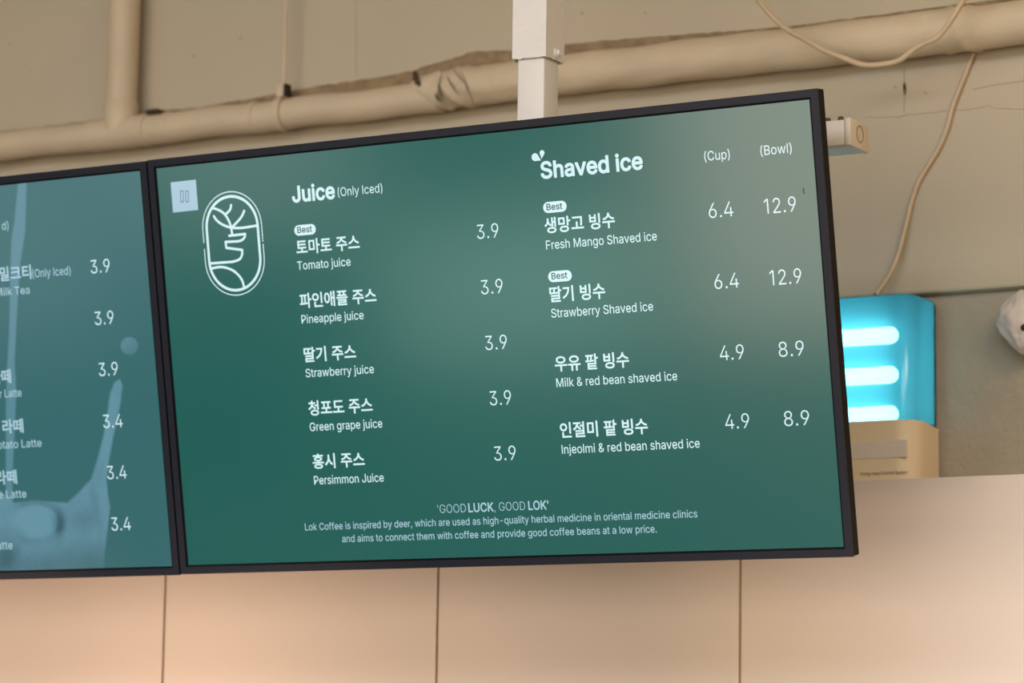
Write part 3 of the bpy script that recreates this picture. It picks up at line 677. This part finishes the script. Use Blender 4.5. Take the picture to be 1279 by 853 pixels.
lines('price', [
    ('3.9', (595.2, 298.6), (622.2, 296.6), PRI), ('3.9', (600.3, 368), (627.5, 366), PRI), ('3.9', (605.6, 437.6), (632.8, 435.8), PRI), ('3.9', (611.2, 506.8), (638, 505.1), PRI), ('3.9', (616.7, 575.8), (643.8, 574.4), PRI),
    ('6.4', (884.9, 272.5), (915.5, 270.3), PRI), ('12.9', (954.2, 267.2), (993.9, 264.3), PRI), ('6.4', (892, 361.2), (922.4, 359.3), PRI), ('12.9', (961.1, 356.6), (1000.7, 353.9), PRI),
    ('4.9', (898.8, 450.4), (928.9, 448.7), PRI), ('8.9', (972.3, 446), (1003.8, 444.2), PRI), ('4.9', (905.5, 536.2), (935.6, 534.9), PRI), ('8.9', (979, 532.7), (1010.5, 531), PRI)], M_txt, scr, offset=-0.007)
SL = 0.0138
lines('slogan', [
    ("'GOOD", (545.8, 641.3), (581.2, 639.9), SL, dict(offset=-0.012)), ('LUCK', (584.3, 639.8), (615.8, 638.6), SL, dict(offset=0.022)), (', GOOD', (616.6, 638.6), (655.2, 637.1), SL, dict(offset=-0.012)),
    ('LOK', (659.2, 637), (681.9, 636.2), SL, dict(offset=0.022)), ("'", (682.9, 636.1), (684.6, 636), SL)], M_txt3, scr)
lines('story_text', [
    ('Lok Coffee is inspired by deer, which are used as high-quality herbal medicine in oriental medicine clinics', (380.2, 662.8), (870.3, 646.2), 0.0116),
    ('and aims to connect them with coffee and provide good coffee beans at a low price.', (426.6, 677.8), (819.6, 664.8), 0.0116)], M_txt3, scr, offset=0.003)

def disc(bm, u, v, r, y, n=24, sx=1.0):
    bm.faces.new([bm.verts.new((u+r*sx*math.cos(2*math.pi*k/n), y, v+r*math.sin(2*math.pi*k/n))) for k in range(n)])
def ribbon(bm, P, wd, y, cap=True):
    P = [Vector((p[0], p[1])) for p in P]; L = []
    for i, p in enumerate(P):
        d1 = (P[i]-P[i-1]).normalized() if i else (P[1]-P[0]).normalized()
        d2 = (P[i+1]-P[i]).normalized() if i < len(P)-1 else d1
        d = (d1+d2).normalized(); n = Vector((-d.y, d.x)); k = 1/max(0.5, d.dot(d1))
        L.append((bm.verts.new((p.x+n.x*wd/2*k, y, p.y+n.y*wd/2*k)), bm.verts.new((p.x-n.x*wd/2*k, y, p.y-n.y*wd/2*k))))
    for (a, b), (c_, d_) in zip(L, L[1:]): bm.faces.new((a, b, d_, c_))
    if cap:
        for p in (P[0], P[-1]): disc(bm, p.x, p.y, wd/2, y-0.00002, 14)
def sm2(P, sub=8):
    return [(p.x, p.y) for p in smooth_path([Vector((a, b, 0)) for a, b in P], sub)]
# best badges
for (x0, y0, x1, y1) in ((366.5, 288.2, 393.3, 286), (677.4, 259.6, 706.7, 257.2), (683.7, 346, 713.2, 343.9)):
    ua, va = uv(x0, y0); ub, vb = uv(x1, y1); v = (va+vb)/2; r = 0.0087
    pts = [(ub-r+r*math.cos(a), v+r*math.sin(a)) for a in [-math.pi/2+math.pi*k/16 for k in range(17)]]
    pts += [(ua+r+r*math.cos(a), v+r*math.sin(a)) for a in [math.pi/2+math.pi*k/16 for k in range(17)]]
    bm = bmesh.new(); bm.faces.new([bm.verts.new((p[0], YT, p[1])) for p in pts])
    plain('best_badge', bm, M_txt, scr)
YT = 0.0023
lines('badge_text', [('Best', (370.6, 291.0), (389.0, 289.5), 0.0098), ('Best', (681.9, 262.6), (701.7, 261.0), 0.0098), ('Best', (688.2, 348.9), (708, 347.3), 0.0098)], M_ink, scr, offset=0.018)
YT = 0.0026
# water drops beside the heading
def drop(tip, ctr, rad):
    ut, vt = uv(*tip); uc, vc = uv(*ctr)
    d = Vector((ut-uc, vt-vc)); L = d.length; a0 = math.atan2(d.y, d.x); th = math.acos(rad/L)
    pts = [(ut, vt)]+[(uc+rad*math.cos(a0+th+(2*math.pi-2*th)*k/24), vc+rad*math.sin(a0+th+(2*math.pi-2*th)*k/24)) for k in range(25)]
    bm = bmesh.new(); bm.faces.new([bm.verts.new((p[0], YT, p[1])) for p in pts])
    plain('water_drop', bm, M_txt, scr)
drop((674.7, 200.3), (667.3, 196.3), 0.0062)
drop((675.6, 198.4), (676.0, 190.9), 0.0043)
# pause button
bm = bmesh.new()
bm.faces.new([bm.verts.new((u, YT, v)) for u, v in (uv(211.9, 227.9), uv(243.4, 224.3), uv(246.5, 262.2), uv(215.0, 265.6))])
btn = plain('pause_button', bm, M_btn, scr)
for (x0, x1) in ((132, 147.5), (157, 171.5)):
    f = lambda x, y: uv(190+x/3.876, 190+y/3.876)
    q = [f(x0, 189), f(x1-2, 187), f(x1+1, 240), f(x0+4, 242)]
    bm = bmesh.new(); ribbon(bm, q+[q[0]], 0.0011, YT-0.0003, True); plain('pause_bar', bm, M_ink, scr)
# emblem
def E(x, y): return uv(200+x/5.02, 210+y/5.02)
bm = bmesh.new()
def stadium(l, r, t, b, n=28):
    R = (r-l)/2; cx = (l+r)/2
    P = [(cx+R*math.cos(a), t-R+R*math.sin(a)) for a in [math.pi*k/n for k in range(n+1)]]
    P += [(cx+R*math.cos(a), b+R+R*math.sin(a)) for a in [math.pi+math.pi*k/n for k in range(n+1)]]
    return P
l = (E(287, 400)[0]+E(300, 540)[0])/2; r = (E(605, 370)[0]+E(624, 560)[0])/2
t = E(437, 177)[1]; b = E(468, 766)[1]
P = stadium(l, r, t, b); ribbon(bm, P+[P[0], P[1]], 0.0046, YT, False)
l2 = (E(262, 380)[0]+E(275, 550)[0])/2; r2 = (E(633, 400)[0]+E(648, 560)[0])/2
t2 = E(440, 147)[1]; b2 = E(470, 797)[1]
P = stadium(l2, r2, t2, b2); n = 29
zl = [E(266, 470)[1], E(268, 507)[1]]; zr = [E(637, 434)[1], E(640, 474)[1]]
ribbon(bm, [(r2, zr[0])]+P[:n]+[(l2, zl[0])], 0.0017, YT, False)
ribbon(bm, [(l2, zl[1])]+P[n:]+[(r2, zr[1])], 0.0017, YT, False)
for q in ((638, 441), (639, 456)):
    u_, v_ = E(*q); disc(bm, r2, v_, 0.0013, YT)
yy = YT-0.00003
for path in ([(322, 250), (360, 262), (395, 285), (420, 320), (436, 360), (446, 412)],
             [(440, 232), (432, 262), (403, 292)],
             [(332, 302), (352, 330), (390, 356), (440, 373), (500, 375), (560, 367), (603, 360)],
             [(522, 268), (500, 312), (447, 370)],
             [(318, 629), (380, 620), (440, 636), (480, 665), (508, 702), (520, 742)]):
    ribbon(bm, sm2([E(*p) for p in path]), 0.0042, yy); yy -= 0.00003
for path in ([(428, 424), (528, 413)], [(405, 463), (410, 500)], [(410, 500), (510, 513)]):
    ribbon(bm, [E(*p) for p in path], 0.0042, yy); yy -= 0.00003
ribbon(bm, sm2([E(*p) for p in [(528, 413), (524, 434), (505, 453), (480, 459)]])+[E(405, 463)], 0.0042, yy); yy -= 0.00003
ribbon(bm, sm2([E(*p) for p in [(510, 513), (508, 545), (492, 572), (452, 587)]])+[E(308, 598)], 0.0042, yy); yy -= 0.00003
plain('emblem', bm, M_txt, scr)
# tiny dead mark on the glass, right side
bm = bmesh.new()
a = uv(1002.3, 235); b_ = uv(1003.2, 242)
ribbon(bm, [a, b_], 0.0012, YT)
plain('screen_speck', bm, mat('dark_speck', (0.01, 0.012, 0.012, 1), 0.7), scr)

# left screen lettering
DU = dict(du=OU2, dv=OV2)
lines('note_text', [('d)', (1.5, 287.2), (9.8, 286.5), ONLY), ('(Only Iced)', (39.6, 347.2), (87.2, 342.6), ONLY)], M_txt3, scr2, **DU)
lines('dish_name', [('밀크티', (-1, 352), (38.4, 348), KOR), ('라떼', (-11.5, 480), (13.2, 478.8), KOR), ('라떼', (2.5, 541.9), (28.6, 540.8), KOR), ('라떼', (-5.5, 605.6), (20.5, 604.6), KOR)], M_txt3, scr2, offset=0.021, ref='ink', **DU)
lines('english_name', [('Milk Tea', (-6, 370.0), (36, 367), ENG), ('r Latte', (-1, 497), (26, 495.2), ENG), ('Potato Latte', (-10.5, 561.2), (51, 557.8), ENG), ('te Latte', (-7, 623.2), (32, 621.4), ENG), ('Latte', (-10.5, 686.8), (14.9, 685.6), ENG)], M_txt3, scr2, offset=0.002, **DU)
lines('price', [(s, (x0, y), (x1, y-1), PRI) for s, x0, x1, y in (('3.9', 112.6, 136.6, 341.3), ('3.9', 117.7, 141.3, 405.9), ('3.9', 122.8, 146.6, 469.9), ('3.4', 128.2, 152.4, 534.8), ('3.4', 133.2, 157.4, 598.8), ('3.4', 138.4, 162.6, 663.2))], M_txt, scr2, offset=-0.005, **DU)
# milk splash picture shown on the left screen
stream = [(21.5, 226), (17, 275), (13, 300), (12, 330), (11, 380), (10, 420), (7, 470), (6, 520), (6, 600), (7, 650), (16, 650), (14, 600), (17, 540), (19, 490), (17, 450), (19, 410), (21, 370), (24, 330), (30, 290), (32, 226)]
splash = [(-20, 612), (-5, 610), (5, 618), (16, 628), (40, 625), (83, 628), (97, 615), (112, 599), (120, 575), (127, 548), (132, 520), (136, 492), (142, 477), (149, 473.5), (152, 482), (150, 500), (146, 520), (140, 548), (135, 575), (132, 600), (133.5, 617), (136.5, 633), (134, 655), (130, 690), (128, 725), (-20, 730)]
def sd(px, py, poly):
    inside = False; best = 1e9; j = len(poly)-1
    for i in range(len(poly)):
        xi, yi = poly[i]; xj, yj = poly[j]
        if (yi > py) != (yj > py) and px < (xj-xi)*(py-yi)/(yj-yi)+xi: inside = not inside
        dx, dy = xj-xi, yj-yi; tt = max(0, min(1, ((px-xi)*dx+(py-yi)*dy)/(dx*dx+dy*dy)))
        best = min(best, (px-xi-tt*dx)**2+(py-yi-tt*dy)**2); j = i
    return (best**0.5)*(1 if inside else -1)
sst = lambda a, b, x: (lambda t: t*t*(3-2*t))(max(0, min(1, (x-a)/(b-a))))
BG = SCREEN_L; MILK = srgb(98, 144, 160); DEEP = srgb(54, 92, 104)
mix = lambda a, b, t: tuple(a[i]+(b[i]-a[i])*t for i in range(3))
def pic(x, y):
    cov = sst(-1.2, 1.2, sd(x, y, stream))*0.72
    col = mix(BG, MILK, cov)
    r = math.hypot(x-160.5, y-432); cb = sst(12.3, 9.5, r)
    col = mix(col, mix(MILK, BG, 0.25+0.3*sst(-8, 9, (x-160)*0.7+(y-432)*0.7)), cb*0.85); cov = max(cov, cb)
    s = sd(x, y, splash); cs = sst(-1.2, 1.6, s)*(1-0.55*sst(655, 712, y)*sst(20, 125, x))
    sh = 0.62*math.exp(-((x-73)/7)**2-((y-656)/18)**2)+0.45*sst(668, 712, y)+0.26*math.exp(-((x-104)/18)**2-((y-650)/22)**2)+0.22*math.exp(-((x-118-(y-630)*0.2)/5)**2-((y-625)/34)**2)+0.5*math.exp(-((x-6)/16)**2-((y-690)/24)**2)
    sh += 0.12*noise.noise(Vector((x*0.06, y*0.05, 0)))+0.06*noise.noise(Vector((x*0.2, y*0.12, 2)))
    sh -= 0.18*math.exp(-((x-44)/18)**2-((y-650)/18)**2)+0.10*math.exp(-((x-136)/8)**2-((y-560)/60)**2)
    rb = math.hypot((x-42)/30, (y-652)/22)
    sh += 0.34*sst(0.92, 1.03, rb)*sst(1.5, 1.1, rb)*(1 if y < 665 else 0.5)*sst(14, 30, x)
    sh -= 0.12*sst(1.0, 0.5, rb)
    col = mix(col, mix(MILK, DEEP, max(0, min(1, 0.12+sh))), cs); cov = max(cov, cs)
    return col, cov
bm = bmesh.new(); cl = bm.verts.layers.float_color.new('Col')
NX, NYY = 150, 270
u0, u1 = uv(-50, 470)[0], uv(178, 470)[0]
vt_, vb_ = OV2-0.002, OV2-H+0.002
grid = {}; covs = {}
# inverse map uv -> px
def px_of(u, v):
    X = TO+UX*u+UV*v-CAM
    return FW/2+FPX*X.dot(rgt)/X.dot(fwd), FH/2-FPX*X.dot(upv)/X.dot(fwd)
for i in range(NX+1):
    for j in range(NYY+1):
        u = u0+(u1-u0)*i/NX; v = vt_+(vb_-vt_)*j/NYY
        px, py = px_of(u, v)
        c_, k = pic(px, py)
        vv = bm.verts.new((u-OU2, 0.0028, v-OV2)); vv[cl] = (c_[0], c_[1], c_[2], 1.0)
        grid[i, j] = vv; covs[i, j] = k
for i in range(NX):
    for j in range(NYY):
        ks = [(i, j), (i+1, j), (i+1, j+1), (i, j+1)]
        if max(covs[k] for k in ks) > 0.004: bm.faces.new([grid[k] for k in ks])
bmesh.ops.delete(bm, geom=[v for v in bm.verts if not v.link_faces], context='VERTS')
plain('milk_picture', bm, M_pic, scr2)

# lettering on the insect lamp
V, F = embolden(*text_geo('Flying Insect Control System', 0.0), 0.004)
xa, za = onlamp(1075, 592.4); xb, zb = onlamp(1133.5, 590.4)
x0 = min(v[0] for v in V); s_ = (xb-xa)/(max(v[0] for v in V)-x0)
bm = bmesh.new()
vm = [bm.verts.new((xa+(v[0]-x0)*s_, -hd-0.0004, (za+zb)/2-0.002+v[1]*s_*1.15)) for v in V]
for p in F: bm.faces.new([vm[i] for i in p])
plain('lamp_lettering', bm, mat('navy_print', srgb(30, 40, 66), 0.5), base)

# ------------------------------------------------------------------ mount: telescopic pole and rail behind the screens
PF = 4.235
pl = at(645.8, 110, PF).x; prr = at(679.2, 110, PF).x
wd = prr-pl
mount = thing('screen_mount', 'white square telescopic pole with side rail holding the menu screens', 'screen mount', ((pl+prr)/2, PF+wd/2, ZC))
o0 = Vector(mount.location)
bm = bmesh.new(); box(bm, -wd/2, wd/2, -wd/2, wd/2, EYE+0.80-ZC, -0.02, 0.003, 3)
obj('pole', bm, M_pole, mount, True)
sb = at(661, 73.5, PF).z-ZC
sw = 0.0625
bm = bmesh.new()
# hollow sleeve with a slightly ragged lower rim
def ring_xy(h, k=24):
    P = []
    for s in range(4):
        for q in range(k//4):
            f = q/(k//4)*2-1
            P.append({0: (f*h, -h), 1: (h, f*h), 2: (-f*h, h), 3: (-h, -f*h)}[s])
    return P
def wall_ring(h, z, rag):
    return [bm.verts.new((x, y, z+(rag*noise.noise(Vector((x*120, y*120, h*50))) if rag else 0))) for x, y in ring_xy(h, 48)]
a1 = wall_ring(sw/2, sb, 0.003); a2 = wall_ring(sw/2, sb+0.012, 0); a3 = wall_ring(sw/2, -0.001, 0)
b1 = wall_ring(sw/2-0.0025, sb+0.001, 0.002); b3 = wall_ring(sw/2-0.0025, -0.001, 0)
m_ = len(a1)
for A, B in ((a1, a2), (a2, a3), (b1, a1), (b3, b1)):
    for k in range(m_): bm.faces.new((A[k], A[(k+1) % m_], B[(k+1) % m_], B[k]))
obj('sleeve', bm, M_pole, mount, False)
bz = at(691, 61, PF).z-ZC
bm = bmesh.new()
sweep(bm, [Vector((sw/2-0.001, 0.004, bz)), Vector((sw/2+0.003, 0.004, bz)), Vector((sw/2+0.0031, 0.004, bz)), Vector((sw/2+0.008, 0.004, bz))], .006, 12, rfun=lambda i, an: (.0085, .0085, .0055, .0045)[i])
obj('bolt', bm, M_bolt, mount, True)
# ceiling plate
bm = bmesh.new(); box(bm, -0.09, 0.09, -0.09, 0.09, -0.008, 0.0, 0.001); obj('ceiling_plate', bm, M_pole, mount)
# rail
RF = PF+wd+0.001
c1 = at(1062.5, 181, RF); c2 = at(1062.5, 146.5, RF)
rx = c1.x; rz0, rz1 = c1.z, c2.z
rd = 0.072
bm = bmesh.new(); box(bm, -4.2-o0.x, rx-0.0105-o0.x, RF-o0.y, RF+rd-o0.y, rz0+0.001-ZC, rz1-0.002-ZC, 0.002)
obj('rail', bm, M_box, mount, True)
bm = bmesh.new(); box(bm, rx-0.010-o0.x, rx-o0.x, RF-0.001-o0.y, RF+rd+0.001-o0.y, rz0-ZC, rz1-ZC, 0.002)
cap_ = obj('end_cap', bm, M_box, mount, True)
bm = bmesh.new()
kc = Vector((rx-o0.x, RF+rd*0.50-o0.y, (rz0+rz1)/2+0.002-ZC))
ringp = [kc+Vector((0.0002, 0.013*math.cos(a), 0.013*math.sin(a))) for a in [2*math.pi*k/28 for k in range(29)]]
sweep(bm, ringp, 0.0008, 6, cap=False); obj('knockout_ring', bm, M_stain, cap_, True)
for px in (1034, 1050):
    q = at(px, 146, RF+0.012)
    bm = bmesh.new(); sweep(bm, [Vector((q.x, RF+0.012, rz1-0.003))-o0, Vector((q.x, RF+0.012, rz1+0.004))-o0, Vector((q.x, RF+0.012, rz1+0.0055))-o0], .004, 10, rfun=lambda i, an: (.0045, .0045, .003)[i])
    obj('rail_bolt', bm, M_darkbolt, mount, True)
